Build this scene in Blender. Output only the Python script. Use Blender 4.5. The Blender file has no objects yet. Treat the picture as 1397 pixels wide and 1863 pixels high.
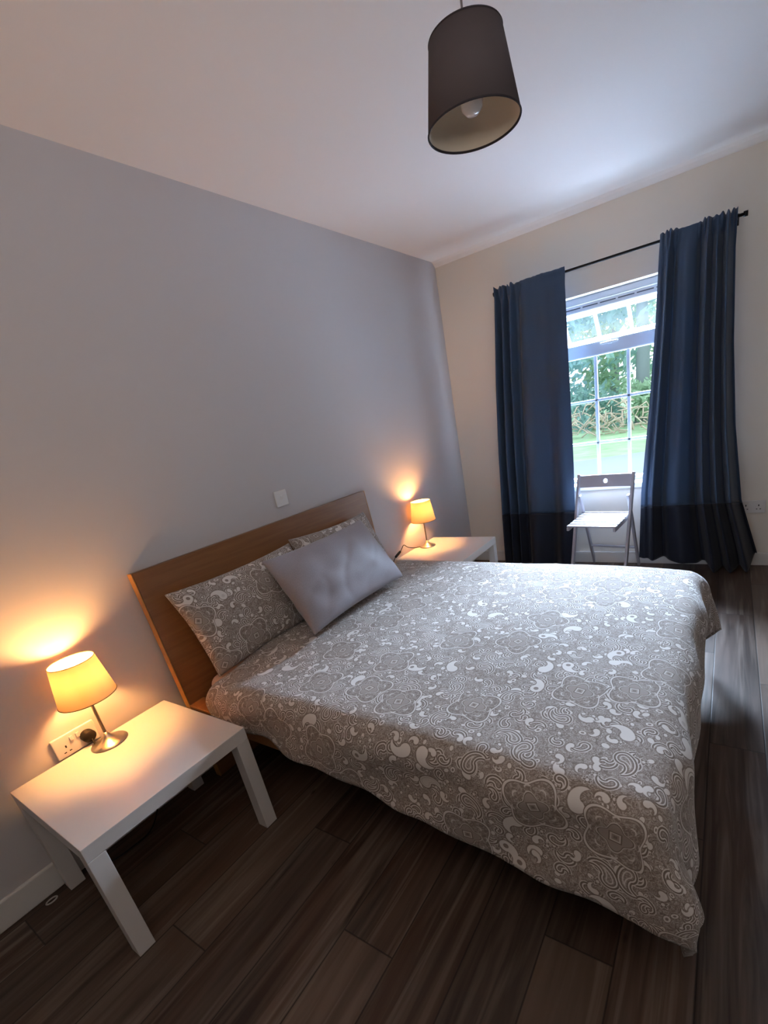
import bpy, bmesh, math, random
from mathutils import Vector, Matrix, noise
PI = math.pi
sc = bpy.context.scene
COL = sc.collection

# ------------------------------------------------------------------ camera
cam_d = bpy.data.cameras.new('camera'); cam = bpy.data.objects.new('camera', cam_d); COL.objects.link(cam)
CAM = Vector((2.0203, -0.2093, 1.4064)); YAW, PITCH, ROLL, FPX, PX, PY = 0.622, -0.3463, -0.1826, 837.2, 58.54, 133.14
fw = Vector((-math.sin(YAW)*math.cos(PITCH), math.cos(YAW)*math.cos(PITCH), math.sin(PITCH)))
rt = fw.cross(Vector((0, 0, 1))).normalized(); up = rt.cross(fw)
rt, up = math.cos(ROLL)*rt+math.sin(ROLL)*up, -math.sin(ROLL)*rt+math.cos(ROLL)*up
M = Matrix((rt, up, -fw)).transposed().to_4x4(); M.translation = CAM
cam.matrix_world = M
cam_d.sensor_fit = 'VERTICAL'; cam_d.sensor_height = 36; cam_d.lens = 36*FPX/1863
cam_d.shift_x = -PX/1863; cam_d.shift_y = PY/1863
cam_d.clip_start = 0.02; cam_d.clip_end = 300
sc.camera = cam

# ------------------------------------------------------------------ light and exposure
sc.view_settings.view_transform = 'Standard'; sc.view_settings.look = 'None'
sc.view_settings.gamma = 1; sc.view_settings.use_curve_mapping = False
sc.view_settings.exposure = 1.08
try:
    sc.cycles.max_bounces = 10; sc.cycles.diffuse_bounces = 6; sc.cycles.transparent_max_bounces = 16
    sc.cycles.use_denoising = True; sc.cycles.sample_clamp_indirect = 6
except Exception: pass
W = bpy.data.worlds.new('overcast_sky'); sc.world = W; W.use_nodes = True
bg = W.node_tree.nodes['Background']; bg.inputs[0].default_value = (0.78, 0.90, 1.0, 1); bg.inputs[1].default_value = 1.45

def area_light(name, loc, target, sx, sy, power, color):
    l = bpy.data.lights.new(name, 'AREA'); l.shape = 'RECTANGLE'; l.size = sx; l.size_y = sy; l.energy = power; l.color = color
    o = bpy.data.objects.new(name, l); COL.objects.link(o); o.location = loc
    o.rotation_euler = (Vector(target)-Vector(loc)).to_track_quat('-Z', 'Y').to_euler()
    return o
area_light('open_sky_daylight', (0.25, 7.4, 4.3), (1.0, 3.66, 3.4), 5.0, 3.0, 8800, (0.64, 0.79, 1.0))
area_light('unseen_fill_light', (2.45, -0.55, 1.95), (2.2, -0.2, 2.6), 0.6, 0.6, 10, (1.0, 0.93, 0.88))  # added fill aimed at the ceiling to lift the room; no lamp stands here
BULB_GLOW, BULB_COLOR = 180, (1.0, 0.50, 0.16, 1)      # the two bedside bulbs

# ------------------------------------------------------------------ helpers
def col(h):
    h = h.lstrip('#'); v = [int(h[i:i+2], 16)/255 for i in (0, 2, 4)]
    return tuple(c/12.92 if c <= .04045 else ((c+.055)/1.055)**2.4 for c in v)+(1,)
def link(name, me, m=None, parent=None, smooth=False):
    o = bpy.data.objects.new(name, me); COL.objects.link(o)
    if m: me.materials.append(m)
    if parent: o.parent = parent
    if smooth:
        for p in me.polygons: p.use_smooth = True
    return o
def bobj(name, bm, m=None, parent=None, smooth=False):
    me = bpy.data.meshes.new(name); bm.normal_update(); bm.to_mesh(me); bm.free()
    return link(name, me, m, parent, smooth)
def tag(o, label, cat, group=None, kind=None):
    o['label'] = label; o['category'] = cat
    if group: o['group'] = group
    if kind: o['kind'] = kind
    return o
def struct(o): o['kind'] = 'structure'; return o
def thing(name, label, cat, loc=(0, 0, 0), rz=0, group=None):
    o = bpy.data.objects.new(name, None); COL.objects.link(o); o.location = loc; o.rotation_euler = (0, 0, rz)
    o.empty_display_size = .1
    return tag(o, label, cat, group)
def add_box(bm, lo, hi, bev=0, seg=2, mat=None):
    c = [(a+b)/2 for a, b in zip(lo, hi)]; s = [abs(b-a) for a, b in zip(lo, hi)]
    mt = Matrix.Translation(c) @ Matrix.Diagonal((*s, 1))
    if mat: mt = mat @ mt
    r = bmesh.ops.create_cube(bm, size=1, matrix=mt)
    if bev:
        es = list({e for v in r['verts'] for e in v.link_edges})
        bmesh.ops.bevel(bm, geom=es, offset=bev, segments=seg, affect='EDGES', profile=.5)
def box(name, lo, hi, m, parent=None, bev=.002, smooth=False):
    bm = bmesh.new(); add_box(bm, lo, hi, bev); return bobj(name, bm, m, parent, smooth)
def add_tube(bm, pts, r, n=10, caps=True):
    pts = [Vector(p) for p in pts]; rings = []
    rr = r if isinstance(r, (list, tuple)) else [r]*len(pts)
    prev = None
    for i, p in enumerate(pts):
        t = (pts[min(i+1, len(pts)-1)]-pts[max(i-1, 0)]).normalized()
        if prev is None:
            a = Vector((0, 0, 1)) if abs(t.z) < .9 else Vector((1, 0, 0)); x = t.cross(a).normalized()
        else: x = (prev-t*prev.dot(t)).normalized()
        prev = x; y = t.cross(x)
        rings.append([bm.verts.new(p+(x*math.cos(2*PI*k/n)+y*math.sin(2*PI*k/n))*rr[i]) for k in range(n)])
    for a, b in zip(rings, rings[1:]):
        for k in range(n): bm.faces.new((a[k], a[(k+1) % n], b[(k+1) % n], b[k]))
    if caps: bm.faces.new(rings[0][::-1]); bm.faces.new(rings[-1])
def tube(name, pts, r, m, parent=None, n=10):
    bm = bmesh.new(); add_tube(bm, pts, r, n); return bobj(name, bm, m, parent, True)
def smooth_path(pts, n=8):
    P = [Vector(p) for p in pts]; P = [2*P[0]-P[1]]+P+[2*P[-1]-P[-2]]; out = []
    for i in range(1, len(P)-2):
        a, b, c, d = P[i-1:i+3]
        for k in range(n):
            t = k/n; out.append(.5*((2*b)+(c-a)*t+(2*a-5*b+4*c-d)*t*t+(3*b-a-3*c+d)*t**3))
    return out+[P[-2]]
def add_lathe(bm, prof, n=48, center=(0, 0, 0)):
    c = Vector(center); rings = []
    for r, z in prof:
        if r < 1e-6: rings.append([bm.verts.new(c+Vector((0, 0, z)))])
        else: rings.append([bm.verts.new(c+Vector((r*math.cos(2*PI*k/n), r*math.sin(2*PI*k/n), z))) for k in range(n)])
    for a, b in zip(rings, rings[1:]):
        for k in range(n):
            if len(a) == 1 and len(b) == 1: continue
            if len(a) == 1: bm.faces.new((a[0], b[(k+1) % n], b[k]))
            elif len(b) == 1: bm.faces.new((a[k], a[(k+1) % n], b[0]))
            else: bm.faces.new((a[k], a[(k+1) % n], b[(k+1) % n], b[k]))
def lathe(name, prof, m, parent=None, n=48, center=(0, 0, 0)):
    bm = bmesh.new(); add_lathe(bm, prof, n, center); return bobj(name, bm, m, parent, True)

# ------------------------------------------------------------------ materials
def mat(name, color, rough=.5, metal=0, spec=.5, sheen=0, bump=None, trans=0):
    m = bpy.data.materials.new(name); m.use_nodes = True; nt = m.node_tree; b = nt.nodes['Principled BSDF']
    b.inputs['Base Color'].default_value = col(color) if isinstance(color, str) else color
    b.inputs['Roughness'].default_value = rough; b.inputs['Metallic'].default_value = metal
    b.inputs['Specular IOR Level'].default_value = spec
    if sheen: b.inputs['Sheen Weight'].default_value = sheen
    if bump:
        sc_, st = bump; n = nt.nodes.new('ShaderNodeTexNoise'); n.inputs['Scale'].default_value = sc_; n.inputs['Detail'].default_value = 4
        t = nt.nodes.new('ShaderNodeTexCoord'); nt.links.new(t.outputs['Object'], n.inputs['Vector'])
        bp = nt.nodes.new('ShaderNodeBump'); bp.inputs['Strength'].default_value = st; bp.inputs['Distance'].default_value = .002
        nt.links.new(n.outputs['Fac'], bp.inputs['Height']); nt.links.new(bp.outputs[0], b.inputs['Normal'])
    return m
class E:
    """tiny expression builder for math nodes"""
    nt = None
    def __init__(s, v): s.v = v
    @staticmethod
    def op(o, *a):
        n = E.nt.nodes.new('ShaderNodeMath'); n.operation = o
        for i, x in enumerate(a):
            x = x.v if isinstance(x, E) else x
            if isinstance(x, (int, float)): n.inputs[i].default_value = x
            else: E.nt.links.new(x, n.inputs[i])
        return E(n.outputs[0])
    def __add__(s, o): return E.op('ADD', s, o)
    __radd__ = __add__
    def __sub__(s, o): return E.op('SUBTRACT', s, o)
    def __rsub__(s, o): return E.op('SUBTRACT', o, s)
    def __mul__(s, o): return E.op('MULTIPLY', s, o)
    __rmul__ = __mul__
    def __truediv__(s, o): return E.op('DIVIDE', s, o)
    def __rtruediv__(s, o): return E.op('DIVIDE', o, s)
    def __pow__(s, o): return E.op('POWER', s, o)
def fn(o): return lambda *a: E.op(o, *a)
emin, emax, esin, ecos, eabs, efloor, efract, esqrt, eatan2, emod = map(fn, ('MINIMUM', 'MAXIMUM', 'SINE', 'COSINE', 'ABSOLUTE', 'FLOOR', 'FRACT', 'SQRT', 'ARCTAN2', 'FLOORED_MODULO'))
def step(edge, x, w):               # 0 below edge, 1 above, soft over w
    n = E.op('MULTIPLY', x-edge, 1.0/w); n = n+.5; n.v.node.use_clamp = True; return n
def band(x, a, b, w): return step(a, x, w)*(1-step(b, x, w))
def mixf(a, b, t): return a+(b-a)*t
def sep(sock):
    n = E.nt.nodes.new('ShaderNodeSeparateXYZ'); E.nt.links.new(sock, n.inputs[0]); return [E(o) for o in n.outputs]
def comb(*a):
    n = E.nt.nodes.new('ShaderNodeCombineXYZ')
    for i, x in enumerate(a):
        if isinstance(x, E): E.nt.links.new(x.v, n.inputs[i])
        else: n.inputs[i].default_value = x
    return n.outputs[0]
def tex_noise(vec, scale, detail=2, dist=0):
    n = E.nt.nodes.new('ShaderNodeTexNoise'); n.inputs['Scale'].default_value = scale; n.inputs['Detail'].default_value = detail; n.inputs['Distortion'].default_value = dist
    E.nt.links.new(vec, n.inputs['Vector']); return E(n.outputs['Fac'])
def white(vec):
    n = E.nt.nodes.new('ShaderNodeTexWhiteNoise'); n.noise_dimensions = '3D'; E.nt.links.new(vec, n.inputs['Vector'])
    c = E.nt.nodes.new('ShaderNodeSeparateColor'); E.nt.links.new(n.outputs['Color'], c.inputs[0])
    return [E(o) for o in c.outputs]
def mixcol(a, b, t):
    n = E.nt.nodes.new('ShaderNodeMix'); n.data_type = 'RGBA'
    for k, x in ((6, a), (7, b)):
        if isinstance(x, (tuple, list)): n.inputs[k].default_value = x
        else: E.nt.links.new(x, n.inputs[k])
    if isinstance(t, E): E.nt.links.new(t.v, n.inputs[0])
    else: n.inputs[0].default_value = t
    return n.outputs[2]
def newmat(name):
    m = bpy.data.materials.new(name); m.use_nodes = True; E.nt = m.node_tree
    return m, m.node_tree.nodes['Principled BSDF']
def tcoord(kind): return E.nt.nodes.new('ShaderNodeTexCoord').outputs[kind]
def bump_to(b, h, strength, dist):
    n = E.nt.nodes.new('ShaderNodeBump'); n.inputs['Strength'].default_value = strength; n.inputs['Distance'].default_value = dist
    E.nt.links.new(h.v, n.inputs['Height']); E.nt.links.new(n.outputs[0], b.inputs['Normal'])

def floor_mat():
    m, b = newmat('dark_plank_vinyl'); x, y, z = sep(tcoord('Object'))
    PW, PL = .18, 1.22
    rx = (x-1.12)/PW; row = efloor(rx); fx = rx-row
    ly = (y-.352-row*.488)/PL; idx = efloor(ly); fy = ly-idx
    r1, r2, r3 = white(comb(row, idx, 3.3))
    v = comb(x+r1*7, y*.06+r2*9, 0.0)
    g1 = tex_noise(v, 26, 6, .9); g2 = tex_noise(comb(x*2.5+r2*5, y*.11+r3*4, 1.0), 9, 5, 1.2)
    g3 = tex_noise(comb(x+r3*5, y*.3+r1*4, 2.0), 4.5, 3, .6)
    c = mixcol(col('#2e211a'), col('#76655a'), emin(emax(g1*2.6-.85, 0), 1))
    c = mixcol(c, col('#5a3c2c'), emin(emax(g3*2.4-.95, 0), .8))
    c = mixcol(c, col('#8f8073'), emin(emax(g2*4-2.1, 0), .75))
    c = mixcol(c, col('#1c130e'), r1*.5+.2)
    c = mixcol(c, col('#7e6c5e'), emax(r3-.62, 0)*.75)
    # knots and dark cracks
    vk = E.nt.nodes.new('ShaderNodeTexVoronoi'); vk.inputs['Scale'].default_value = 3.1; E.nt.links.new(comb(x, y*.5, 0.0), vk.inputs['Vector'])
    kd = E(vk.outputs['Distance']); c = mixcol(c, col('#1a120e'), (1-step(.026, kd, .02))*.8)
    gap = emax(1-step(.011, emin(fx, 1-fx), .012), 1-step(.0016, emin(fy, 1-fy), .0018))
    c = mixcol(c, col('#120d0b'), gap*.8)
    E.nt.links.new(c, b.inputs['Base Color'])
    E.nt.links.new((.36+g1*.22).v, b.inputs['Roughness']); b.inputs['Specular IOR Level'].default_value = .35
    bump_to(b, g1*.5-gap*.8, .25, .002)
    return m

def paisley_mat(name, dark, mid, lite):
    m, b = newmat(name); uv = tcoord('UV'); U, V, _ = sep(uv)
    def cells(scale, rnd, off):
        n = E.nt.nodes.new('ShaderNodeTexVoronoi'); n.voronoi_dimensions = '2D'; n.inputs['Scale'].default_value = scale; n.inputs['Randomness'].default_value = rnd
        p = comb(U+off, V+off*.7, 0.0); E.nt.links.new(p, n.inputs['Vector'])
        px, py, _ = sep(n.outputs['Position']); c = E.nt.nodes.new('ShaderNodeSeparateColor'); E.nt.links.new(n.outputs['Color'], c.inputs[0])
        r, g, bl = [E(o) for o in c.outputs]
        dx, dy = U+off-px, V+off*.7-py
        a = r*6.2832; ca, sa = ecos(a), esin(a)
        return dx*ca+dy*sa, dy*ca-dx*sa, g, bl
    S = .0013
    # fine filigree ground
    n1 = tex_noise(uv, 62, 1.2, 1.1); n2 = tex_noise(uv, 95, 1, .4)
    lum = .45+(eabs(efract(n1*6)-.5)-.25)*1.05
    lum = lum-step(.60, n2, .06)*.13
    # small blobs and rings
    x, y, g, h = cells(30, 1, 3.1)
    r = esqrt(x*x+y*y*1.9); R = .0055+g*.006
    lum = mixf(lum, .95, (1-step(0, r-R, S))*step(.45, h, .01))
    lum = mixf(lum, .16, band(r-R, 0, .0016, S)*step(.3, h, .01))
    lum = mixf(lum, .25, (1-step(0, r-R*.45, S))*step(.75, h, .01))
    # florets
    x, y, g, h = cells(19, .9, 9.4)
    r = esqrt(x*x+y*y); th = eatan2(y, x); rf = r/(1+.3*ecos(th*5)); on = step(.5, h, .01)
    lum = mixf(lum, .2, (1-step(.0125, rf, S))*on); lum = mixf(lum, .85, band(rf, .0085, .011, S)*on); lum = mixf(lum, .9, (1-step(.0042, r, S))*on)
    # paisley drops
    def drops(lum, scale, R, a, span, off, thr):
        # a comma: round head, tapering tail curling about a point below it
        x, y, g, h = cells(scale, .7, off)
        x = x*E.op('SIGN', g-.5); y = y-a*.75
        r0 = esqrt(x*x+y*y); dy = y+a; rho = esqrt(x*x+dy*dy); ph = eatan2(x, dy)
        t = emin(emax(ph/span, 0), 1)
        w = R*(1-t)**.8-(1-step(0, ph, .01))*.2-step(.995, t, .002)*.2
        f = emax(R-r0, w-eabs(rho-a))
        inside = step(0, f, S); solid = step(thr, h, .01); line = 1-solid
        lum = mixf(lum, .9, band(f, -.0068, -.0040, S)*line)
        lum = mixf(lum, .10, band(f, -.0040, 0, S)*mixf(.55, 1, line))
        fill = .34+step(.1, esin(x*640)*esin(y*640), .4)*.22
        lum = mixf(lum, mixf(fill, .97, solid), inside)
        lum = mixf(lum, .95, band(f, .0004, .0036, S)*line*inside)
        lum = mixf(lum, .10, band(f, .0044, .0064, S)*line)
        if R > .012:
            lum = mixf(lum, .88, band(f, .0095, .0125, S)*line)
            lum = mixf(lum, .3, (1-step(R*.42, r0, S))*solid*step(.5, efract(h*37), .01))
        return lum
    lum = drops(lum, 11, .0115, .018, 2.6, 4.4, .96)
    lum = drops(lum, 15.5, .0085, .0125, 2.9, 7.7, .35)
    lum = drops(lum, 7.4, .0185, .029, 2.4, 1.9, .62)
    # quatrefoil rosettes
    x, y, g, h = cells(4.5, .5, 5.3)
    r = esqrt(x*x+y*y); th = eatan2(y, x)
    q = r/(1+.17*ecos(th*4))
    on = step(.28, h, .01); keep = lum
    lum = mixf(lum, .40+(eabs(efract(tex_noise(uv, 70, 1, 1.2)*4)-.5)-.25)*.95, 1-step(.072, q, S))
    lum = mixf(lum, .12, band(q, .0745, .0765, S)); lum = mixf(lum, .9, band(q, .0692, .0745, S)); lum = mixf(lum, .14, band(q, .0668, .0692, S))
    q8 = r/(1+.12*ecos(th*8)); lum = mixf(lum, .85, band(q8, .049, .053, S)*step(.2, ecos(th*8), .5))
    lum = mixf(lum, .22, band(q, .056, .0625, S)*step(.1, esin(th*20), .6))
    q4 = r/(1-.2*ecos(th*4))
    lum = mixf(lum, .85, band(q4, .0335, .036, S)); lum = mixf(lum, .12, band(q4, .031, .0335, S)); lum = mixf(lum, .5, 1-step(.031, q4, S))
    dm = eabs(x)+eabs(y)
    lum = mixf(lum, .12, band(dm, .0175, .021, S)); lum = mixf(lum, .85, band(dm, .012, .0165, S)); lum = mixf(lum, .2, 1-step(.006, dm, S))
    lum = mixf(keep, lum, on); lum = emin(emax(lum, 0), 1)
    lo = emin(lum*2, 1); hi = emax(lum*2-1, 0)
    c = mixcol(col(dark), col(mid), lo); c = mixcol(c, col(lite), hi)
    E.nt.links.new(c, b.inputs['Base Color']); b.inputs['Roughness'].default_value = .85; b.inputs['Specular IOR Level'].default_value = .25
    b.inputs['Sheen Weight'].default_value = .25; b.inputs['Sheen Roughness'].default_value = .4
    bump_to(b, tex_noise(uv, 14, 3), .12, .006)
    return m

def wood_mat(name, a, b_, rough=.4):
    m, b = newmat(name); x, y, z = sep(tcoord('Object'))
    g = tex_noise(comb(x*14, y*.7, z*14), 5, 5, .3); g2 = tex_noise(comb(x*60, y*1.2, z*60), 4, 3, 0)
    c = mixcol(col(a), col(b_), emin(emax(g*1.6-.3, 0), 1)); c = mixcol(c, col(a), g2*.35)
    E.nt.links.new(c, b.inputs['Base Color']); b.inputs['Roughness'].default_value = rough
    bump_to(b, g2, .06, .001); return m

def cloth_mat(name, c1, trans, sheen=.3, rough=.75):
    m, b = newmat(name); uv = tcoord('UV'); U, V, _ = sep(uv)
    wv = esin(U*4200)*esin(V*4200)
    n = tex_noise(uv, 160, 2)
    c = mixcol(tuple(v*.86 for v in col(c1)[:3])+(1,), tuple(min(1, v*1.14) for v in col(c1)[:3])+(1,), n)
    E.nt.links.new(c, b.inputs['Base Color']); b.inputs['Roughness'].default_value = rough; b.inputs['Sheen Weight'].default_value = sheen
    b.inputs['Specular IOR Level'].default_value = .3
    bump_to(b, n, .15, .001)
    if trans:
        tr = E.nt.nodes.new('ShaderNodeBsdfTranslucent'); E.nt.links.new(c, tr.inputs[0])
        mx = E.nt.nodes.new('ShaderNodeMixShader'); mx.inputs[0].default_value = trans
        out = E.nt.nodes['Material Output']
        E.nt.links.new(b.outputs[0], mx.inputs[1]); E.nt.links.new(tr.outputs[0], mx.inputs[2]); E.nt.links.new(mx.outputs[0], out.inputs[0])
    return m
def shade_mat(name, c1, trans, rough=.8):
    m, b = newmat(name); b.inputs['Base Color'].default_value = col(c1); b.inputs['Roughness'].default_value = rough; b.inputs['Specular IOR Level'].default_value = .2
    n = tex_noise(tcoord('Object'), 500, 2); bump_to(b, n, .15, .001)
    tr = E.nt.nodes.new('ShaderNodeBsdfTranslucent'); tr.inputs[0].default_value = col(c1)
    mx = E.nt.nodes.new('ShaderNodeMixShader'); mx.inputs[0].default_value = trans
    E.nt.links.new(b.outputs[0], mx.inputs[1]); E.nt.links.new(tr.outputs[0], mx.inputs[2]); E.nt.links.new(mx.outputs[0], E.nt.nodes['Material Output'].inputs[0])
    return m
def glass_mat():
    m, b = newmat('window_glass'); nt = m.node_tree
    tr = nt.nodes.new('ShaderNodeBsdfTransparent'); tr.inputs[0].default_value = (.95, .98, 1, 1)
    gl = nt.nodes.new('ShaderNodeBsdfGlossy'); gl.inputs['Roughness'].default_value = .02
    fr = nt.nodes.new('ShaderNodeFresnel'); fr.inputs[0].default_value = 1.2
    mx = nt.nodes.new('ShaderNodeMixShader'); nt.links.new(fr.outputs[0], mx.inputs[0]); nt.links.new(tr.outputs[0], mx.inputs[1]); nt.links.new(gl.outputs[0], mx.inputs[2])
    nt.links.new(mx.outputs[0], nt.nodes['Material Output'].inputs[0]); return m
def emit_mat(name, c, s):
    m, b = newmat(name); b.inputs['Base Color'].default_value = c; b.inputs['Emission Color'].default_value = c; b.inputs['Emission Strength'].default_value = s; return m

M_GREY = mat('grey_wall_paint', '#c6c1c1', .75, spec=.25, bump=(180, .08))
M_CREAM = mat('cream_wall_paint', '#e8e0d4', .75, spec=.25, bump=(180, .08))
M_TAUPE = mat('taupe_wall_paint', '#857b72', .8, spec=.2, bump=(180, .08))
M_CEIL = mat('white_ceiling_paint', '#efebe7', .85, spec=.2, bump=(140, .06))
M_TRIM = mat('white_gloss_trim', '#dcd9d5', .35)
M_FLOOR = floor_mat()
M_LACK = mat('white_table_foil', '#d8d2cd', .38)
M_UPVC = mat('white_window_plastic', '#c9ced6', .3)
M_GASK = mat('grey_gasket', '#4a4f5c', .6)
M_GLASS = glass_mat()
M_OAK = wood_mat('oak_veneer', '#7a5030', '#946840', .35)
M_EDGE = wood_mat('pale_lamplit_edging', '#b57f3f', '#cf9a55', .4)  # paler oak; its yellow also stands in for lamplight on the edge
M_PAIS = paisley_mat('paisley_cotton', '#655850', '#9d928a', '#dcd7d3')
M_GREYC = cloth_mat('grey_satin_cotton', '#938c92', 0, .25, .5)
M_SHEET = cloth_mat('pale_pink_sheet', '#d9c2b4', 0, .1, .8)
M_CURT = cloth_mat('blue_curtain_cloth', '#3c4f68', .13, .15, .6)
M_BAND = cloth_mat('navy_curtain_band', '#1b2130', .05, .1, .6)
M_BLACK = mat('black_plastic', '#0e0e10', .6, spec=.25)
M_ROD = mat('black_metal', '#0d0d10', .4, metal=.6)
M_STEEL = mat('brushed_nickel', '#b8b2a8', .28, metal=.9)
M_SHADE = shade_mat('cream_lampshade', '#e8be86', .062)
M_RIM = mat('brown_shade_trim', '#6f5636', .7)
M_BULB = emit_mat('lit_bulb', BULB_COLOR, BULB_GLOW)
M_PEND = mat('charcoal_shade_fabric', '#4d4648', .85, spec=.2, bump=(600, .2))
M_PLIN = mat('beige_shade_lining', '#cfc4b2', .8, spec=.2)
M_OFFB = mat('white_glass_bulb', '#e6e2de', .12)
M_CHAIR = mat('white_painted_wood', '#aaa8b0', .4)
M_PLATE = mat('white_socket_plastic', '#dedad6', .35)
M_HOLE = mat('dark_socket_hole', '#1a1716', .8)
M_MARK = mat('pale_foil_scrap', '#b9b3ad', .5)

# ------------------------------------------------------------------ room shell
H, D, XR, YB = 2.516, 3.659, 3.15, -1.30
TH = .30
struct(box('floor', (-.02, YB-.1, -.12), (XR+.1, D+.02, 0), M_FLOOR, bev=0))
struct(box('ceiling', (-.1, YB-.1, H), (XR+.1, D+TH, H+.1), M_CEIL, bev=0))
struct(box('wall_left', (-.15, YB-.1, -.12), (0, D+TH, H), M_GREY, bev=0))
struct(box('wall_right', (XR, YB-.1, -.12), (XR+.12, D+TH, H), M_TAUPE, bev=0))
struct(box('wall_back', (0, YB-.12, -.12), (XR, YB, H), M_TAUPE, bev=0))
WX0, WX1, WZ0, WZ1 = .64, 1.92, .63, 2.003
bm = bmesh.new()
add_box(bm, (0, D, -.12), (WX0, D+TH, H)); add_box(bm, (WX1, D, -.12), (XR, D+TH, H))
add_box(bm, (WX0, D, -.12), (WX1, D+TH, WZ0)); add_box(bm, (WX0, D, WZ1), (WX1, D+TH, H))
struct(bobj('wall_window', bm, M_CREAM))
def baseboard(name, lo, hi, axis):
    # board with a rounded top edge
    return struct(box(name, lo, hi, M_TRIM, bev=.006))
baseboard('baseboard_left', (0, YB, 0), (.016, D, .108), 1)
baseboard('baseboard_window', (.016, D-.016, 0), (XR, D, .097), 0)
baseboard('baseboard_right', (XR-.016, YB, 0), (XR, D-.016, .1), 1)
baseboard('baseboard_back', (.016, YB, 0), (XR-.016, YB+.016, .1), 0)
bm = bmesh.new()     # slim cove strip above the window wall
vs = []
for x in (0, XR):
    vs.append([bm.verts.new((x, D, H)), bm.verts.new((x, D-.055, H)), bm.verts.new((x, D-.03, H-.012)), bm.verts.new((x, D-.008, H-.03)), bm.verts.new((x, D, H-.034))])
for k in range(5): bm.faces.new((vs[0][k], vs[0][(k+1) % 5], vs[1][(k+1) % 5], vs[1][k]))
bm.faces.new(vs[0][::-1]); bm.faces.new(vs[1])
struct(bobj('trim_1', bm, M_CEIL))

# ------------------------------------------------------------------ window
win = bpy.data.objects.new('window_1', None); COL.objects.link(win); struct(win); win['label'] = 'white plastic cottage style window with an open fanlight'
FY0, FY1 = D+.10, D+.17
bm = bmesh.new()
add_box(bm, (WX0, FY0, WZ0), (WX0+.065, FY1, WZ1), .006); add_box(bm, (WX1-.065, FY0, WZ0), (WX1, FY1, WZ1), .006)
add_box(bm, (WX0, FY0, WZ1-.045), (WX1, FY1, WZ1), .006); add_box(bm, (WX0, FY0, WZ0), (WX1, FY1, WZ0+.06), .006)
add_box(bm, (WX0+.06, FY0-.012, 1.595), (WX1-.06, FY1, 1.69), .008)
bobj('window_frame', bm, M_UPVC, win)
bm = bmesh.new(); add_box(bm, (WX0+.06, FY0+.028, .685), (WX1-.06, FY0+.036, 1.60)); bobj('lower_pane', bm, M_GLASS, win)
bm = bmesh.new()
for x in (.94, 1.168, 1.396, 1.624): add_box(bm, (x-.011, FY0+.018, .685), (x+.011, FY0+.046, 1.60), .004)
for z in (.965, 1.283): add_box(bm, (WX0+.06, FY0+.018, z-.010), (WX1-.06, FY0+.046, z+.010), .004)
bobj('glazing_bars', bm, M_UPVC, win)
bm = bmesh.new(); add_box(bm, (WX0+.05, FY0-.008, 1.905), (WX1-.05, FY0+.01, 1.955), .005); vent = bobj('trickle_vent', bm, M_UPVC, win)
bm = bmesh.new(); x = WX0+.1
for k in range(9):
    add_box(bm, (x, FY0-.0095, 1.930), (x+.105, FY0-.006, 1.937)); x += .12
bobj('vent_slots', bm, M_GASK, vent)
# fanlight sash, hinged along its top and pushed open
SL, ang = .30, math.radians(46)
sash = bpy.data.objects.new('fanlight_sash', None); COL.objects.link(sash); sash.parent = win
sash.location = (0, FY0+.03, 1.905); sash.rotation_euler = (ang, 0, 0)
bm = bmesh.new()
a0, a1 = WX0+.07, WX1-.07
add_box(bm, (a0, -.02, -.028), (a1, .02, 0), .004); add_box(bm, (a0, -.02, -SL), (a1, .02, -SL+.04), .004)
add_box(bm, (a0, -.02, -SL), (a0+.04, .02, 0), .004); add_box(bm, (a1-.04, -.02, -SL), (a1, .02, 0), .004)
bobj('sash_frame', bm, M_UPVC, sash)
bm = bmesh.new()
for x in (.94, 1.168, 1.396, 1.624): add_box(bm, (x-.011, -.014, -SL+.03), (x+.011, .014, -.02), .004)
bobj('sash_bars', bm, M_UPVC, sash)
bm = bmesh.new(); add_box(bm, (a0+.03, -.003, -SL+.03), (a1-.03, .003, -.02)); bobj('sash_pane', bm, M_GLASS, sash)
box('sash_gasket', (a0, -.024, -SL-.006), (a1, -.012, -SL+.004), M_GASK, sash, bev=.001)
bm = bmesh.new(); add_box(bm, (1.22, FY0-.05, 1.66), (1.34, FY0-.03, 1.672), .004); add_box(bm, (1.265, FY0-.035, 1.655), (1.295, FY0-.01, 1.678), .004)
bobj('window_handle', bm, M_UPVC, win)
struct(box('window_sill', (WX0-.05, D-.045, WZ0-.012), (WX1+.05, D+.012, WZ0+.03), M_TRIM, win, bev=.008))
struct(box('sill_board', (WX0, D-.0, WZ0-.01), (WX1, FY0+.01, WZ0+.03), M_TRIM, win, bev=.004))

# ------------------------------------------------------------------ outside
GZ = -.30
def noisy_grid(name, x0, x1, y0, y1, nx, ny, amp, m):
    bm = bmesh.new(); g = []
    for i in range(nx+1):
        g.append([bm.verts.new((x0+(x1-x0)*i/nx, y0+(y1-y0)*j/ny, GZ+amp*noise.noise((i*.7, j*.7, 1.3)))) for j in range(ny+1)])
    for i in range(nx):
        for j in range(ny): bm.faces.new((g[i][j], g[i+1][j], g[i+1][j+1], g[i][j+1]))
    return bobj(name, bm, m, None, True)
def grass_m():
    m, b = newmat('lawn_grass'); p = tcoord('Object'); n = tex_noise(p, 2.2, 5); n2 = tex_noise(p, 30, 3)
    c = mixcol(col('#86a87a'), col('#b3caa0'), emin(emax(n*2-.5, 0), 1)); c = mixcol(c, col('#6d8a5c'), n2*.4)
    E.nt.links.new(c, b.inputs['Base Color']); b.inputs['Roughness'].default_value = .9; return m
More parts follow.
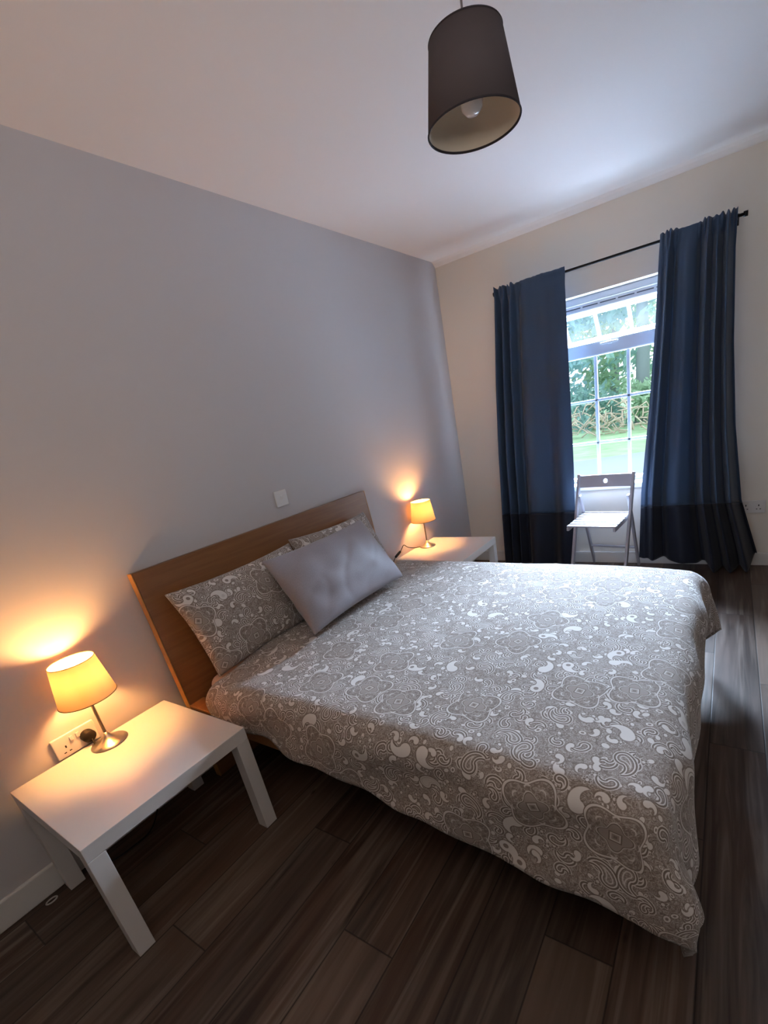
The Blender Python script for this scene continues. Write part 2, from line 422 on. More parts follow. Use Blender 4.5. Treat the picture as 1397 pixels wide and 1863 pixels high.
def drive_m():
    m, b = newmat('pale_tarmac_drive'); p = tcoord('Object'); n = tex_noise(p, 60, 4)
    E.nt.links.new(mixcol(col('#868d98'), col('#9ea5b0'), n), b.inputs['Base Color']); b.inputs['Roughness'].default_value = .9; return m
def leaf_m(name, a, b_):
    m, b = newmat(name); p = tcoord('Object'); n = tex_noise(p, 1.6, 3)
    E.nt.links.new(mixcol(col(a), col(b_), emin(emax(n*2-.5, 0), 1)), b.inputs['Base Color']); b.inputs['Roughness'].default_value = .6
    tr = E.nt.nodes.new('ShaderNodeBsdfTranslucent'); tr.inputs[0].default_value = col(b_); mx = E.nt.nodes.new('ShaderNodeMixShader'); mx.inputs[0].default_value = .4
    E.nt.links.new(b.outputs[0], mx.inputs[1]); E.nt.links.new(tr.outputs[0], mx.inputs[2]); E.nt.links.new(mx.outputs[0], E.nt.nodes['Material Output'].inputs[0]); return m
lawn = tag(noisy_grid('lawn', -30, 25, D+TH+.01, 60, 40, 40, .03, grass_m()), 'short green lawn outside beyond the driveway', 'lawn', kind='structure')
bm = bmesh.new(); pts = []
for i in range(25):
    x = -12+i; y1 = 11.6+.035*(x+1)*(x+1)*.2+.35*(x+.5); y0 = 6.6
    pts.append((bm.verts.new((x, y0, GZ+.035)), bm.verts.new((x, max(y1, 7.2), GZ+.035))))
for a, b_ in zip(pts, pts[1:]): bm.faces.new((a[0], b_[0], b_[1], a[1]))
tag(bobj('driveway', bm, drive_m()), 'pale grey driveway curving across the lawn outside', 'driveway', kind='structure')
box('bounce_paving', (-4, D+TH+.02, GZ+.02), (8, 6.55, GZ+.06), mat('pale_bounce_paving', '#989ca6', .9, bump=(40, .2)), bev=0)['kind'] = 'structure'  # unseen slab added to bounce neutral light through the window onto the ceiling
M_BARK = mat('tree_bark', '#77807f', .9, bump=(20, .6)); M_STICK = mat('bare_sticks', '#b0a08c', .9)  # bark blued to carry the outdoor haze
LEAF = [leaf_m('blue_green_needles', '#6f9a9a', '#a9c9cc'), leaf_m('mid_green_leaves', '#6f9070', '#a9c2a0'), leaf_m('dark_green_leaves', '#63887c', '#98b8ac')]  # leaf tones paled and blued so the haze sits in the colour
def tree(label, x, y, h, rad, lo, n, mi, seed, trunk=.16, cat='tree', name='tree', leaf=.16):
    R_ = random.Random(seed)
    t = thing(name, label, cat, (x, y, GZ), 0, 'bushes outside' if cat == 'bush' else 'trees outside')
    if trunk:
        tube('trunk', [(0, 0, -.05), (.05, .02, h*.3), (-.03, .05, h*.6), (0, 0, h*.92)], [trunk*1.2, trunk, trunk*.7, .03], M_BARK, t, 10)
    bm = bmesh.new()
    cl = []
    for k in range(max(10, n//60)):
        z = lo+(h-lo)*R_.random()**.9; rr = rad*(1-.55*(z-lo)/(h-lo))*math.sqrt(R_.random()); a = R_.random()*2*PI
        cl.append(Vector((rr*math.cos(a), rr*math.sin(a), z)))
    for k in range(n):
        c = R_.choice(cl)+Vector((R_.gauss(0, .35), R_.gauss(0, .35), R_.gauss(0, .26)))*(rad/1.8)
        c.z = max(c.z, .05)
        s = leaf*(.5+R_.random()); u = Vector((R_.gauss(0, 1), R_.gauss(0, 1), R_.gauss(0, 1))).normalized(); v = u.orthogonal().normalized()
        q = [bm.verts.new(c+u*s), bm.verts.new(c+v*s*.45+u*s*.1), bm.verts.new(c-u*s), bm.verts.new(c-v*s*.45+u*s*.1)]
        bm.faces.new(q)
    o = bobj('foliage', bm, LEAF[mi], t); o['kind'] = 'stuff'
    return t
tree('blue-green conifer seen through the left panes of the window', -4.3, 21.5, 9.5, 2.1, .7, 3600, 0, 1, .2)
tree('leafy green tree behind the brush pile in the middle panes', -2.2, 23.0, 9.0, 2.0, 1.1, 2800, 1, 2, .18)
tree('tree with a thick bare trunk seen by the right curtain', -.72, 20.2, 9.2, 1.8, 2.1, 2200, 2, 3, .22)
tree('tall dark tree far behind the others left of the window', -7.0, 27, 12, 2.6, 1.0, 3200, 0, 4, .25)
tree('pale green tree far behind the thick bare trunk', .6, 27.5, 10.5, 2.5, .8, 2800, 1, 5, .2)
tree('low spreading green bush at the right of the brush pile', -.4, 19.5, 1.5, 1.1, .1, 1300, 1, 6, 0, 'bush', 'bush', .10)
tree('low grey-green bush just behind the brush pile', -2.5, 20.0, 1.55, 1.3, .1, 1500, 2, 7, 0, 'bush', 'bush', .10)
R_ = random.Random(11); bm = bmesh.new()
for k in range(190):
    x = R_.uniform(-4.6, .4); y = 17.3+R_.gauss(0, .35); hh = .75*math.exp(-((x+1.6)/1.6)**2)+.32
    z = GZ+.05+R_.random()*hh; L = R_.uniform(.25, .8); a = R_.random()*2*PI; e = R_.gauss(0, .5)
    d_ = Vector((math.cos(a)*math.cos(e), math.sin(a)*math.cos(e)*.5, math.sin(e))); c = Vector((x, y, z)); k2 = Vector((R_.gauss(0, .12), 0, R_.gauss(0, .12)))
    p = [c-d_*L/2, c+k2, c+d_*L/2]
    for q in p: q.z = max(q.z, GZ+.03)
    add_tube(bm, p, [.022, .026, .012], 5)
tag(bobj('brush_pile', bm, M_STICK, None, True), 'heap of bare cut branches lying on the lawn outside', 'brush pile', kind='stuff')

# ------------------------------------------------------------------ bed
HB0, HB1 = .625, 2.172
bed = thing('bed', 'oak veneer double bed with a tall slanted headboard against the grey wall', 'bed', (1.0, 1.4, 0))
def bp(*p): return (p[0]-1.0, p[1]-1.4, p[2])
def prism_y(name, prof, y0, y1, m, parent, bev=.003):
    bm = bmesh.new(); a = [bm.verts.new(bp(x, y0, z)) for x, z in prof]; b = [bm.verts.new(bp(x, y1, z)) for x, z in prof]; n = len(prof)
    for k in range(n): bm.faces.new((a[k], b[k], b[(k+1) % n], a[(k+1) % n]))
    bm.faces.new(a[::-1]); bm.faces.new(b); bmesh.ops.recalc_face_normals(bm, faces=bm.faces)
    bmesh.ops.bevel(bm, geom=list(bm.edges), offset=bev, segments=2, affect='EDGES'); return bobj(name, bm, m, parent)
hb = prism_y('headboard', [(.002, 1.01), (.036, 1.012), (.114, 0.0), (.080, 0.0)], HB0+.003, HB1-.003, M_OAK, bed)
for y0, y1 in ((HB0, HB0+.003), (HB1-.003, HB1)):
    prism_y('edge_band', [(.002, 1.01), (.036, 1.012), (.114, 0.0), (.080, 0.0)], y0, y1, M_EDGE, hb, .0006)['label'] = 'paler oak edge strip, also carrying the lamp glow'
rz = .39
for y0, y1 in ((.625, .697), (2.10, 2.172)):
    x0 = .084
    box('side_rail', bp(x0, y0, .31), bp(1.93, y1, rz), M_OAK, bed, .004)
box('foot_rail', bp(1.905, .697, .31), bp(1.93, 2.10, rz), M_OAK, bed, .004)
bm = bmesh.new()
for k in range(14): add_box(bm, bp(.2+k*.125, .70, .27), bp(.27+k*.125, 2.097, .288), .003)
bobj('slats', bm, M_OAK, bed)
for x in (1.65, .9):
    for y in (.95, 1.85): box('leg', bp(x-.03, y-.03, 0), bp(x+.03, y+.03, .272), M_OAK, bed, .003)
def rounded_slab(name, lo, hi, r, m, uvs=True):
    bm = bmesh.new(); add_box(bm, lo, hi, r, 5); return bobj(name, bm, m, None, True)
mt = rounded_slab('mattress', (.125, .708, .29), (1.895, 2.085, .488), .05, M_SHEET)
tag(mt, 'mattress in a pale pink fitted sheet peeking out under the near pillow', 'mattress')

# duvet: cloth folded over the mattress, hanging at the sides and in points at the foot corners
def fbm(p, f, seed): return noise.noise((p[0]*f, p[1]*f, seed))
XE, YA, YBm, ZT, RAD = 1.893, .685, 2.085, .552, .085
LARC = RAD*PI/2
def duvet_pos(s, t):
    a = max(0, s-XE); sy = 0; b = 0
    if t < YA: b = YA-t; sy = -1
    elif t > YBm: b = t-YBm; sy = 1
    cx = min(s, XE); cy = min(max(t, YA), YBm); rho = math.hypot(a, b)
    zz = ZT-.02*max(0, (s-1.3)/.6)**2-.012*math.cos((t-1.385)*4)*0
    hd = lambda q: max(0, min(1, q))**2*(3-2*max(0, min(1, q)))
    zz -= .040*hd((.62-s)/.34)*hd((1.02-t)/.32)
    if rho < LARC:
        g = rho/RAD; out = RAD*math.sin(g); drop = RAD*(1-math.cos(g)); hang = 0
    else:
        hang = rho-LARC; out = RAD; drop = RAD+hang*.985
    nx, ny = (a/rho, sy*b/rho) if rho > 0 else (0, 0)
    if a > 0 and sy < 0:                              # the near corner's tail swings out past the foot end
        ph = math.atan2(b, a)/(PI/2); ph = (ph+(ph**2.2-ph)*min(1, max(0, (rho-LARC)/.12)))*PI/2; nx, ny = math.cos(ph), -math.sin(ph)
    if hang > 0:
        phi = math.atan2(b, a) if rho else 0
        edge = math.sin(2*phi)                        # 1 on the corner diagonal
        f = .04+(.25 if sy < 0 else .20)*edge
        f += .10*math.sin(t*9+1.0)*max(0, nx)**3+.02*math.sin(s*7.5+.6)*abs(ny)**3
        f += .13*math.sin(phi*6+.5)*edge
        if sy < 0 and s < .9: f -= .10*(1-max(0, (s-.3)/.6))
        out += hang*f; drop = RAD+hang*math.sqrt(max(.2, 1-f*f))-.045*edge*min(1, hang/.3)*(sy < 0)
    z = zz-drop
    w = .007*fbm((s, t), 3.2, 1.7)+.004*fbm((s, t), 7.5, 4.1)
    # long soft creases on the near side
    cr = 0
    if sy < 0: cr = .008*math.sin((s*1.0+b*1.7)*11+2*fbm((s, t), 2, 9))*min(1, b/.12)
    if a > 0: cr += .014*math.sin((t+.35*a)*15+2*fbm((s, t), 2, 5))*min(1, a/.12)
    p = Vector((cx+nx*out, cy+ny*out, z))
    k = min(1, rho/LARC)
    p += Vector((nx, ny, 0))*(w*1.2+cr)*k+Vector((0, 0, w))*(1-k*.7)
    p.z = max(p.z, .012)
    return p
NU, NV = 150, 170
bm = bmesh.new(); uvl = bm.loops.layers.uv.new('UVMap'); G = []; UVd = {}
def hem_near(u): return .195+.165*min(1, u*1.5)+.01*max(0, u-.8)*5*.4
for i in range(NU+1):
    u = i/NU; row = []
    for j in range(NV+1):
        v = j/NV
        foot = .305+.012*math.sin(v*17)+.02*math.exp(-((v-.93)/.06)**2)+.035*math.exp(-((v-.02)/.08)**2)
        s0 = .268+.01*math.sin(v*7+1)*min(1, v*2)
        s = s0+(XE+foot-s0)*u
        bn = hem_near(u)+.006*math.sin(u*31)+.006*math.sin(u*53+1); bf = .35
        t = (YA-bn)+(YBm+bf-(YA-bn))*v
        vt = bm.verts.new(duvet_pos(s, t)); UVd[vt] = (s, t); row.append(vt)
    G.append(row)
for i in range(NU):
    for j in range(NV):
        f = bm.faces.new((G[i][j], G[i+1][j], G[i+1][j+1], G[i][j+1]))
        for l in f.loops: l[uvl].uv = UVd[l.vert]
duvet = bobj('duvet', bm, M_PAIS, None, True)
md = duvet.modifiers.new('thickness', 'SOLIDIFY'); md.thickness = .022; md.offset = -1; md.use_rim = True
tag(duvet, 'taupe and white paisley duvet spread over the bed and hanging nearly to the floor', 'duvet')

def pillow(name, c0, c1, c2, thick, m, label, uvo, seed, sharp=.42, wr=.004, pinch=.06, group=None, tips=None):
    """c0 top-left, c1 top-right, c2 bottom-left corner (seen from the front)"""
    c0, c1, c2 = map(Vector, (c0, c1, c2)); ex = (c1-c0); ey = (c2-c0); w, h = ex.length, ey.length
    ex.normalize(); ez = ex.cross(ey).normalized()*-1; ey = ey.normalized()
    if ez.x < 0: ez = -ez
    N1, N2 = 44, 32; bm = bmesh.new(); uvl = bm.loops.layers.uv.new('UVMap'); UVp = {}
    def P(i, j, sd):
        u, v = 2*i/N1-1, 2*j/N2-1
        uu = u*(1-pinch*(1-v*v)**1.0*abs(u)**3); vv = v*(1-pinch*1.5*(1-u*u)**1.0*abs(v)**3)
        prof = max(0, (1-u**2)*(1-v**2))**sharp
        prof *= 1+.12*v
        n = wr*noise.noise((u*2.4+seed, v*2.4, sd*3.1))*2
        # creases running from the corners
        n -= wr*1.1*(1-abs(noise.noise(((u+v*.7)*1.9+seed, (u-v)*.45, 2.2))))**9*prof
        q = c0+ex*(uu+1)/2*w+ey*(vv+1)/2*h+ez*(sd*thick/2*prof+n*min(1, prof*2.5))
        return q
    A = [[bm.verts.new(P(i, j, 1)) for j in range(N2+1)] for i in range(N1+1)]
    B = [[A[i][j] if i in (0, N1) or j in (0, N2) else bm.verts.new(P(i, j, -1)) for j in range(N2+1)] for i in range(N1+1)]
    for i in range(N1):
        for j in range(N2):
            for S, fl in ((A, 0), (B, 1)):
                q = [S[i][j], S[i+1][j], S[i+1][j+1], S[i][j+1]]
                uvq = [(a/N1*w+uvo[0]+fl, b/N2*h+uvo[1]) for a, b in ((i, j), (i+1, j), (i+1, j+1), (i, j+1))]
                if fl: q = q[::-1]; uvq = uvq[::-1]
                f = bm.faces.new(q)
                for l, uvv in zip(f.loops, uvq): l[uvl].uv = uvv
    bmesh.ops.recalc_face_normals(bm, faces=bm.faces)
    o = bobj(name, bm, m, None, True); sb = o.modifiers.new('smooth', 'SUBSURF'); sb.levels = 1; sb.render_levels = 1
    return tag(o, label, 'pillow', group)
pillow('pillow', (.105, .680, .905), (.105, 1.395, .905), (.262, .700, .515), .17, M_PAIS, 'taupe paisley pillow at the near side of the bed, by the closest lamp', (.3, 3.1), 2.0, group='bed pillows')
pillow('pillow', (.115, 1.375, .925), (.115, 2.03, .905), (.265, 1.38, .535), .17, M_PAIS, 'paisley pillow mostly hidden behind the plain grey pillow', (1.7, 5.2), 5.0, group='bed pillows')
pillow('pillow', (.305, 1.035, .925), (.305, 1.765, .925), (.545, 1.02, .585), .17, M_GREYC, 'plain grey pillow leaning on the paisley pillows', (0, 0), 8.0, .40, .006, group='bed pillows')

# ------------------------------------------------------------------ side tables
def side_table(x0, y0, label):
    t = thing('side_table', label, 'side table', (x0+.277, y0+.281, 0), 0, 'bedside tables')
    w, l = .277, .281
    box('tabletop', (-w, -l, .40), (w, l, .45), M_LACK, t, .0015)
    for sx in (-1, 1):
        for sy in (-1, 1):
            xa, xb = sorted((sx*w, sx*(w-.05))); ya, yb = sorted((sy*l, sy*(l-.05)))
            box('leg', (xa, ya, 0), (xb, yb, .3992), M_LACK, t, .0015)
    return t
side_table(.0235, 0.0, 'low square white table at the near side of the bed')
side_table(.0205, 2.385, 'low square white table at the far side of the bed, near the window')

# ------------------------------------------------------------------ table lamps
def table_lamp(x, y, label, rs=(.094, .073)):
    t = thing('table_lamp', label, 'table lamp', (x, y, .45), 0, 'bedside lamps')
    lathe('base', [(0, 0), (.062, 0), (.063, .003), (.061, .006), (.045, .012), (.025, .022), (.012, .034), (.0065, .048), (.0, .048)], M_STEEL, t)
    lathe('stem', [(0, .04), (.0055, .04), (.0055, .235), (.011, .238), (.013, .262), (.0, .262)], M_STEEL, t, 24)
    lathe('bulb', [(0, .262), (.013, .262), (.015, .268), (.026, .284), (.030, .300), (.026, .317), (.014, .328), (0, .331)], M_BULB, t, 24)
    z0, z1 = .205, .357
    sh = lathe('lamp_shade', [(rs[0], z0), ((rs[0]+rs[1])/2, (z0+z1)/2), (rs[1], z1)], M_SHADE, t, 64)
    for r, z in ((rs[0], z0), (rs[1], z1)):
        bm = bmesh.new(); n = 64; add_tube(bm, [(r*math.cos(2*PI*k/n), r*math.sin(2*PI*k/n), z) for k in range(n+1)], .0016, 6, False); bobj('shade_trim', bm, M_RIM, sh, True)
    bm = bmesh.new()
    for k in range(3):
        a = 2*PI*k/3+.3; add_tube(bm, [(.011*math.cos(a), .011*math.sin(a), .255), ((rs[0]-.012)*math.cos(a), (rs[0]-.012)*math.sin(a), .255)], .0012, 6)
    bobj('shade_ring', bm, M_STEEL, sh, True)
    return t
lampA = table_lamp(.098, .300, 'lit table lamp with a cream shade beside the wall socket')
lampB = table_lamp(.103, 2.715, 'lit table lamp with a cream shade at the far side of the bed')
def loc(t, p): return tuple(Vector(p)-Vector(t.location))
cord = tube('cord', smooth_path([loc(lampA, p) for p in ((.085, .262, .455), (.066, .264, .462), (.052, .266, .478))]), .0028, M_BLACK, lampA, 8)
bm = bmesh.new(); add_lathe(bm, [(0, 0), (.023, 0), (.0235, .004), (.0235, .026), (.020, .031), (.0, .032)], 32)
bmesh.ops.transform(bm, matrix=Matrix.Translation(loc(lampA, (.0115, .266, .487))) @ Matrix.Rotation(PI/2, 4, 'Y'), verts=bm.verts)
bobj('plug', bm, M_BLACK, cord, True)
tag(tube('power_cord', smooth_path([(.012, .40, .33), (.03, .42, .22), (.075, .37, .10), (.10, .334, .05), (.105, .285, .006), (.11, .22, .005), (.10, .145, .005), (.06, .08, .005)]), .003, M_BLACK, None, 8), 'black power cord hanging down behind and under the near white table', 'cord')
cordB = tube('cord', smooth_path([loc(lampB, p) for p in ((.055, 2.68, .456), (.045, 2.62, .466), (.04, 2.54, .497), (.04, 2.492, .530), (.04, 2.46, .515), (.04, 2.43, .495))]), .0025, M_BLACK, lampB, 8)
pA, pB = Vector(loc(lampB, (.04, 2.435, .500))), Vector(loc(lampB, (.04, 2.36, .478)))
bm = bmesh.new(); add_tube(bm, [pA, pA.lerp(pB, .1), pA.lerp(pB, .9), pB], [.006, .0095, .0095, .006], 12); bobj('inline_switch', bm, M_BLACK, cordB, True)
tube('cord_tail', smooth_path([pB, Vector(loc(lampB, (.035, 2.33, .44))), Vector(loc(lampB, (.022, 2.32, .30))), Vector(loc(lampB, (.022, 2.33, .05)))]), .0025, M_BLACK, cordB, 8)

# ------------------------------------------------------------------ sockets and switch
def socket_left(y0, z0, label):
    t = thing('wall_socket', label, 'socket', (0, y0, z0), 0, 'wall sockets')
    box('faceplate', (.0005, 0, 0), (.011, .146, .086), M_PLATE, t, .003)
    for cy in (.037, .109):
        bm = bmesh.new()
        add_box(bm, (.0105, cy-.0025, .036), (.0113, cy+.0025, .046)); add_box(bm, (.0105, cy-.013, .017), (.0113, cy-.005, .021)); add_box(bm, (.0105, cy+.005, .017), (.0113, cy+.013, .021))
        bobj('pin_holes', bm, M_HOLE, t)
    for cy in (.062, .084): box('rocker_switch', (.0105, cy-.006, .052), (.0155, cy+.006, .072), M_PLATE, t, .002)
    return t
socket_left(.157, .446, 'white double wall socket with a black plug in it, behind the near table')
t = thing('wall_socket', 'white double wall socket beside the right curtain', 'socket', (2.118, D, .385), 0, 'wall sockets')
box('faceplate', (0, -.012, 0), (.147, -.0005, .087), M_PLATE, t, .003)
for cx in (.037, .109):
    bm = bmesh.new()
    add_box(bm, (cx-.003, -.0126, .048), (cx+.003, -.0118, .060)); add_box(bm, (cx-.014, -.0126, .026), (cx-.006, -.0118, .031)); add_box(bm, (cx+.006, -.0126, .026), (cx+.014, -.0118, .031))
    bobj('pin_holes', bm, M_HOLE, t)
for cx in (.060, .135): box('rocker_switch', (cx-.006, -.0165, .052), (cx+.006, -.0115, .072), M_PLATE, t, .002)
t = thing('wall_switch', 'square white wall switch just above the headboard', 'switch', (0, 1.462, 1.076))
box('faceplate', (.0005, 0, 0), (.010, .086, .084), M_PLATE, t, .003)
box('rocker_switch', (.0095, .036, .034), (.0135, .050, .056), M_PLATE, t, .002)

# ------------------------------------------------------------------ curtains and rod
YR, ZR = 3.562, 2.152
rod = thing('curtain_rod', 'thin black metal curtain rod above the window', 'curtain rod', (1.28, YR, ZR))
tube('pole', [(-.755, 0, 0), (.765, 0, 0)], .0085, M_ROD, rod, 16)
for x, s in ((-.755, -1), (.765, 1)):
    bm = bmesh.new(); add_tube(bm, [(x-s*.004, 0, 0), (x+s*.018, 0, 0)], .0145, 16); bobj('finial', bm, M_ROD, rod, True)
for x in (-.72, .73):
    bm = bmesh.new(); add_tube(bm, [(x, 0, 0), (x, D-YR-.004, 0)], .006, 10); add_box(bm, (x-.012, D-YR-.006, -.03), (x+.012, D-YR-.0005, .03), .002); bobj('bracket', bm, M_ROD, rod)
def interp(tab, x):
    for (a, b), (c, d_) in zip(tab, tab[1:]):
        if x <= c: k = (x-a)/(c-a); k = k*k*(3-2*k) if False else k; return b+(d_-b)*k
    return tab[-1][1]
def sm(tab, x):
    for (a, b), (c, d_) in zip(tab, tab[1:]):
        if x <= c: k = max(0, (x-a)/(c-a)); k = k*k*(3-2*k); return b+(d_-b)*k
    return tab[-1][1]
def curtain(label, xl, xr, fold, hem, zb, warp, seed, gat):
    t = thing('curtain', label, 'curtain', (sum(x for _, x in xl)/len(xl), YR, 0), 0, 'window curtains')
    ox = t.location.x
    NS, NZ = 200, 80
    def P(s, z, zf):
        # zf 0 at the heading, 1 at the hem
        L, R2 = interp(xl, z), interp(xr, z)
        x = L+(R2-L)*(s+(warp(s)-s)*(1-zf*.35))
        f = fold(s, zf)
        top = math.exp(-((z-ZR)/.05)**2)
        y = min(-.030-f, .012+.55*(.030-f)*.6) if -.030-f > .012 else -.030-f
        y = y*(1-top)+top*(-.013-max(0, f)*.5)+.006*(1-top)*noise.noise((s*9, z*1.5, seed))
        # gathers round the rod
        y -= top*.012*sm(gat, s)*(1+math.sin(s*88+3*noise.noise((s*6, 1, seed))))
        return Vector((x-ox, y, z))
    def part(name, zfrom, zto, m, n):
        bm = bmesh.new(); uvl = bm.loops.layers.uv.new('UVMap'); UVc = {}; g = []
        for i in range(NS+1):
            s = i/NS; hz = sm(hem, s); row = []
            head = ZR+.028+.008*noise.noise((s*5, 3, seed))+sm(gat, s)*(.004+.013*noise.noise((s*26, 3, seed))+.006*math.sin(s*88+3*noise.noise((s*6, 1, seed))))
            za = head if zfrom is None else zfrom+.012*fold(s, .9)/.05-.004
            zb_ = hz if zto is None else zto+.012*fold(s, .9)/.05-.004
            for j in range(n+1):
                z = za+(zb_-za)*j/n
                v = bm.verts.new(P(s, z, min(1, max(0, (ZR-z)/ZR)))); UVc[v] = (s*.9, z); row.append(v)
            g.append(row)
        for i in range(NS):
            for j in range(n):
                f = bm.faces.new((g[i][j], g[i][j+1], g[i+1][j+1], g[i+1][j]))
                for l in f.loops: l[uvl].uv = UVc[l.vert]
        o = bobj(name, bm, m, t, True); md = o.modifiers.new('thickness', 'SOLIDIFY'); md.thickness = .0025; md.offset = 0
        return o
    part('panel', None, zb, M_CURT, NZ); part('lower_band', zb, None, M_BAND, 24)
    return t
def bumpf(s, c, w, a): return a*math.exp(-((s-c)/w)**2)
def foldL(s, zf):
    a = .55+.6*zf
    v = .030*math.sin(s*2*PI*8.2+.3)*(1-min(1, max(0, (s-.26)/.10)))          # tight pleats at the outer end
    v += bumpf(s, .36, .045, -.035)+bumpf(s, .50, .10, .020)*(1-.3*zf)+bumpf(s, .74, .07, -.022*zf)+bumpf(s, .88, .08, .018)
    v += .010*math.sin(s*2*PI*2.3+1)*zf
    return v*a*1.7
def foldR(s, zf):
    a = .6+.55*zf
    v = bumpf(s, .045, .03, .010)+bumpf(s, .13, .035, .028)+bumpf(s, .22, .04, -.032)+bumpf(s, .40, .10, .026)+bumpf(s, .56, .035, -.045)
    v += bumpf(s, .645, .030, .038)+bumpf(s, .715, .022, -.028)+bumpf(s, .775, .028, .036)+bumpf(s, .845, .022, -.038)+bumpf(s, .90, .03, .034*(1+.4*zf))+bumpf(s, .985, .03, -.03)
    return v*a*1.9
curtain('blue curtain with a navy bottom band, left of the window',
        [(0, .40), (.5, .415), (1.0, .435), (1.53, .472), (2.1, .525), (2.3, .528)], [(0, .995), (.45, 1.028), (.9, 1.037), (2.3, 1.042)], foldL,
        [(0, .012), (.4, .006), (1, .010)], .475, lambda s: s*.86+.14*s*s, 2.2, [(0, 1), (.27, 1), (.36, .1), (1, .08)])
curtain('blue curtain with a navy bottom band, right of the window, beside a wall socket',
        [(0, 1.492), (.6, 1.512), (1.2, 1.565), (1.7, 1.60), (2.3, 1.628)], [(0, 2.262), (.1, 2.24), (.5, 2.125), (1.0, 2.065), (1.5, 2.03), (2.0, 2.012), (2.3, 2.015)], foldR,
        [(0, .092), (.42, .065), (.58, .045), (.66, .006), (.80, .010), (.90, .028), (1, .115)], .495, lambda s: s, 6.4, [(0, .2), (.1, .9), (.2, .8), (.27, .05), (.5, .05), (.58, 1), (1, 1)])

# ------------------------------------------------------------------ folding chair
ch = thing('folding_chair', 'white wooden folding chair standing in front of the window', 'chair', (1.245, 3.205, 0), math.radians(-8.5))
def bar(name, p0, p1, w, d, parent=ch, m=M_CHAIR, bev=.004, ref=(1, 0, 0)):
    p0, p1 = Vector(p0), Vector(p1); z = (p1-p0).normalized(); x = Vector(ref); x = (x-z*x.dot(z)).normalized(); y = z.cross(x)
    mt = Matrix((x, y, z)).transposed().to_4x4(); mt.translation = (p0+p1)/2
    bm = bmesh.new(); L = (p1-p0).length; add_box(bm, (-w/2, -d/2, -L/2), (w/2, d/2, L/2), bev, 2, mt); return bobj(name, bm, m, parent)
HW = .198
for s in (-1, 1):
    bar('front_stile', (s*HW, .004, .003), (s*HW, .252, .775), .020, .034)
    bar('rear_leg', (s*(HW-.021), .428, .003), (s*(HW-.021), .190, .625), .018, .030)
def sty(z): return .004+.248*(z-.003)/.772
bar('front_stretcher', (-HW, sty(.105), .105), (HW, sty(.105), .105), .016, .022, ref=(0, 0, 1))
def rly(z): return .428-.238*(z-.003)/.622
bar('rear_stretcher', (-HW+.02, rly(.17), .17), (HW-.02, rly(.17), .17), .016, .02, ref=(0, 0, 1))
bar('rear_seat_rail', (-HW+.02, rly(.455)-.004, .475), (HW-.02, rly(.455)-.004, .475), .018, .022, ref=(0, 0, 1))
# backrest board with a round hole
bm = bmesh.new(); zc, hh, w2, rh, n = .722, .043, HW-.008, .016, 32
def bpos(x, z, dy): return Vector((x, sty(z)-.002+.012*(1-(x/w2)**2)+dy, z))
outer = []
for k in range(n):
    a = 2*PI*k/n; c_, s_ = math.cos(a), math.sin(a); q = 1/max(abs(c_), abs(s_)); outer.append((c_*q, s_*q))
rings = {}
for dy in (0, .012):
    r0 = [bm.verts.new(bpos(rh*math.cos(2*PI*k/n), zc+rh*math.sin(2*PI*k/n), dy)) for k in range(n)]
    r1 = [bm.verts.new(bpos(ox*hh, zc+oz*hh, dy)) for ox, oz in outer]
    rings[dy] = (r0, r1)
    # side panels
    for s in (-1, 1):
        pass
for dy, (r0, r1) in rings.items():
    for k in range(n): bm.faces.new((r0[k], r1[k], r1[(k+1) % n], r0[(k+1) % n]))
for q in (0,):
    a, b = rings[0][0], rings[.012][0]
    for k in range(n): bm.faces.new((a[k], b[k], b[(k+1) % n], a[(k+1) % n]))
bmesh.ops.recalc_face_normals(bm, faces=bm.faces)
for s in (-1, 1):
    g = [[[bm.verts.new(bpos(s*(hh+(w2-hh)*i/6), zc+hh*(2*j-1), dy)) for dy in (0, .012)] for j in (0, 1)] for i in range(7)]
    for i in range(6):
        A, B = g[i], g[i+1]
        for q in ((A[0][0], B[0][0], B[1][0], A[1][0]), (A[0][1], A[1][1], B[1][1], B[0][1]), (A[1][0], B[1][0], B[1][1], A[1][1]), (A[0][0], A[0][1], B[0][1], B[0][0])): bm.faces.new(q)
for sgn in (-1, 1):
    v = [bm.verts.new(bpos(x, zc+sgn*hh, dy)) for x, dy in ((-hh, 0), (hh, 0), (hh, .012), (-hh, .012))]; bm.faces.new(v)
bobj('backrest', bm, M_CHAIR, ch)
seat = bpy.data.objects.new('seat', None); COL.objects.link(seat); seat.parent = ch
for s in (-1, 1): bar('seat_rail', (s*(HW-.031), -.085, .437), (s*(HW-.031), .245, .457), .018, .026, seat)
for k in range(6):
    y = -.080+k*.053; z = .455+.02*(y+.085)/.33
    bm = bmesh.new(); add_box(bm, (-HW+.022, y, z-.004), (HW-.022, y+.044, z+.008), .003); bobj('seat_slat', bm, M_CHAIR, seat)

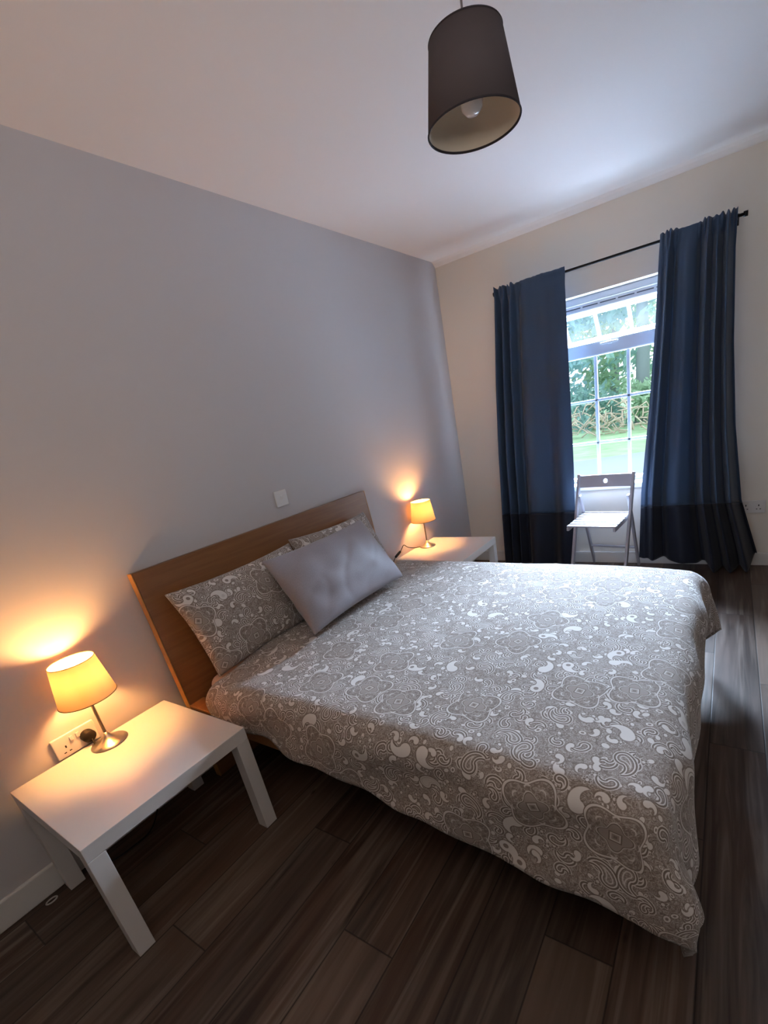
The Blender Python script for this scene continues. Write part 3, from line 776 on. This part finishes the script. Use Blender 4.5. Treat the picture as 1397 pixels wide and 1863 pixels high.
# ------------------------------------------------------------------ pendant lamp
pc = (1.414, 1.283)
pen = thing('pendant_lamp', 'charcoal tapered drum pendant shade hanging from the ceiling, unlit', 'pendant lamp', (pc[0], pc[1], 2.10))
RP, RT, HP = .125, .095, .18
def drum(name, r, r2, z0, z1, m, parent, t=.0015):
    return lathe(name, [(r-t, z0), (r, z0), (r2, z1), (r2-t, z1), (r-t, z0)], m, parent, 72)
shd = drum('pendant_shade', RP, RT, 0, HP, M_PEND, pen, .002)
drum('shade_lining', RP-.0028, RT-.0025, .003, HP-.003, M_PLIN, shd, .001)
for z, rq in ((0, RP), (HP, RT)):
    bm = bmesh.new(); n = 72; add_tube(bm, [((rq-.001)*math.cos(2*PI*k/n), (rq-.001)*math.sin(2*PI*k/n), z) for k in range(n+1)], .0024, 6, False); bobj('shade_rim', bm, mat('dark_shade_rim', '#231d22', .8), shd, True)
bm = bmesh.new()
for k in range(3):
    a = 2*PI*k/3+.9; add_tube(bm, [(.02*math.cos(a), .02*math.sin(a), HP-.03), ((RT-.003)*math.cos(a), (RT-.003)*math.sin(a), HP-.012)], .0015, 6)
n = 24; add_tube(bm, [(.02*math.cos(2*PI*k/n), .02*math.sin(2*PI*k/n), HP-.03) for k in range(n+1)], .002, 6, False)
bobj('shade_spider', bm, M_OFFB, shd, True)
lathe('bulb_holder', [(0, HP+.01), (.008, HP+.01), (.018, HP-.01), (.019, HP-.06), (0, HP-.06)], M_OFFB, pen, 24)
lathe('bulb', [(0, .125), (.014, .122), (.018, .100), (.029, .068), (.0305, .053), (.027, .037), (.016, .026), (0, .023)], M_OFFB, pen, 32)
tube('cord', [(0, 0, HP+.005), (0, 0, H-2.10-.015)], .003, mat('grey_flex', '#6a6668', .6), pen, 8)
lathe('ceiling_rose', [(0, H-2.10), (.045, H-2.10), (.043, H-2.10-.012), (.02, H-2.10-.028), (0, H-2.10-.028)], M_PLATE, pen, 32)

# ------------------------------------------------------------------ small ring lying by the baseboard
bm = bmesh.new(); n = 24; add_tube(bm, [(.011*math.cos(2*PI*k/n), .017*math.sin(2*PI*k/n), 0) for k in range(n+1)], .003, 6, False)
o = bobj('plastic_ring', bm, M_MARK, None, True); o.location = (.05, -.055, .004); tag(o, 'tiny pale ring on the floor beside the baseboard', 'ring')
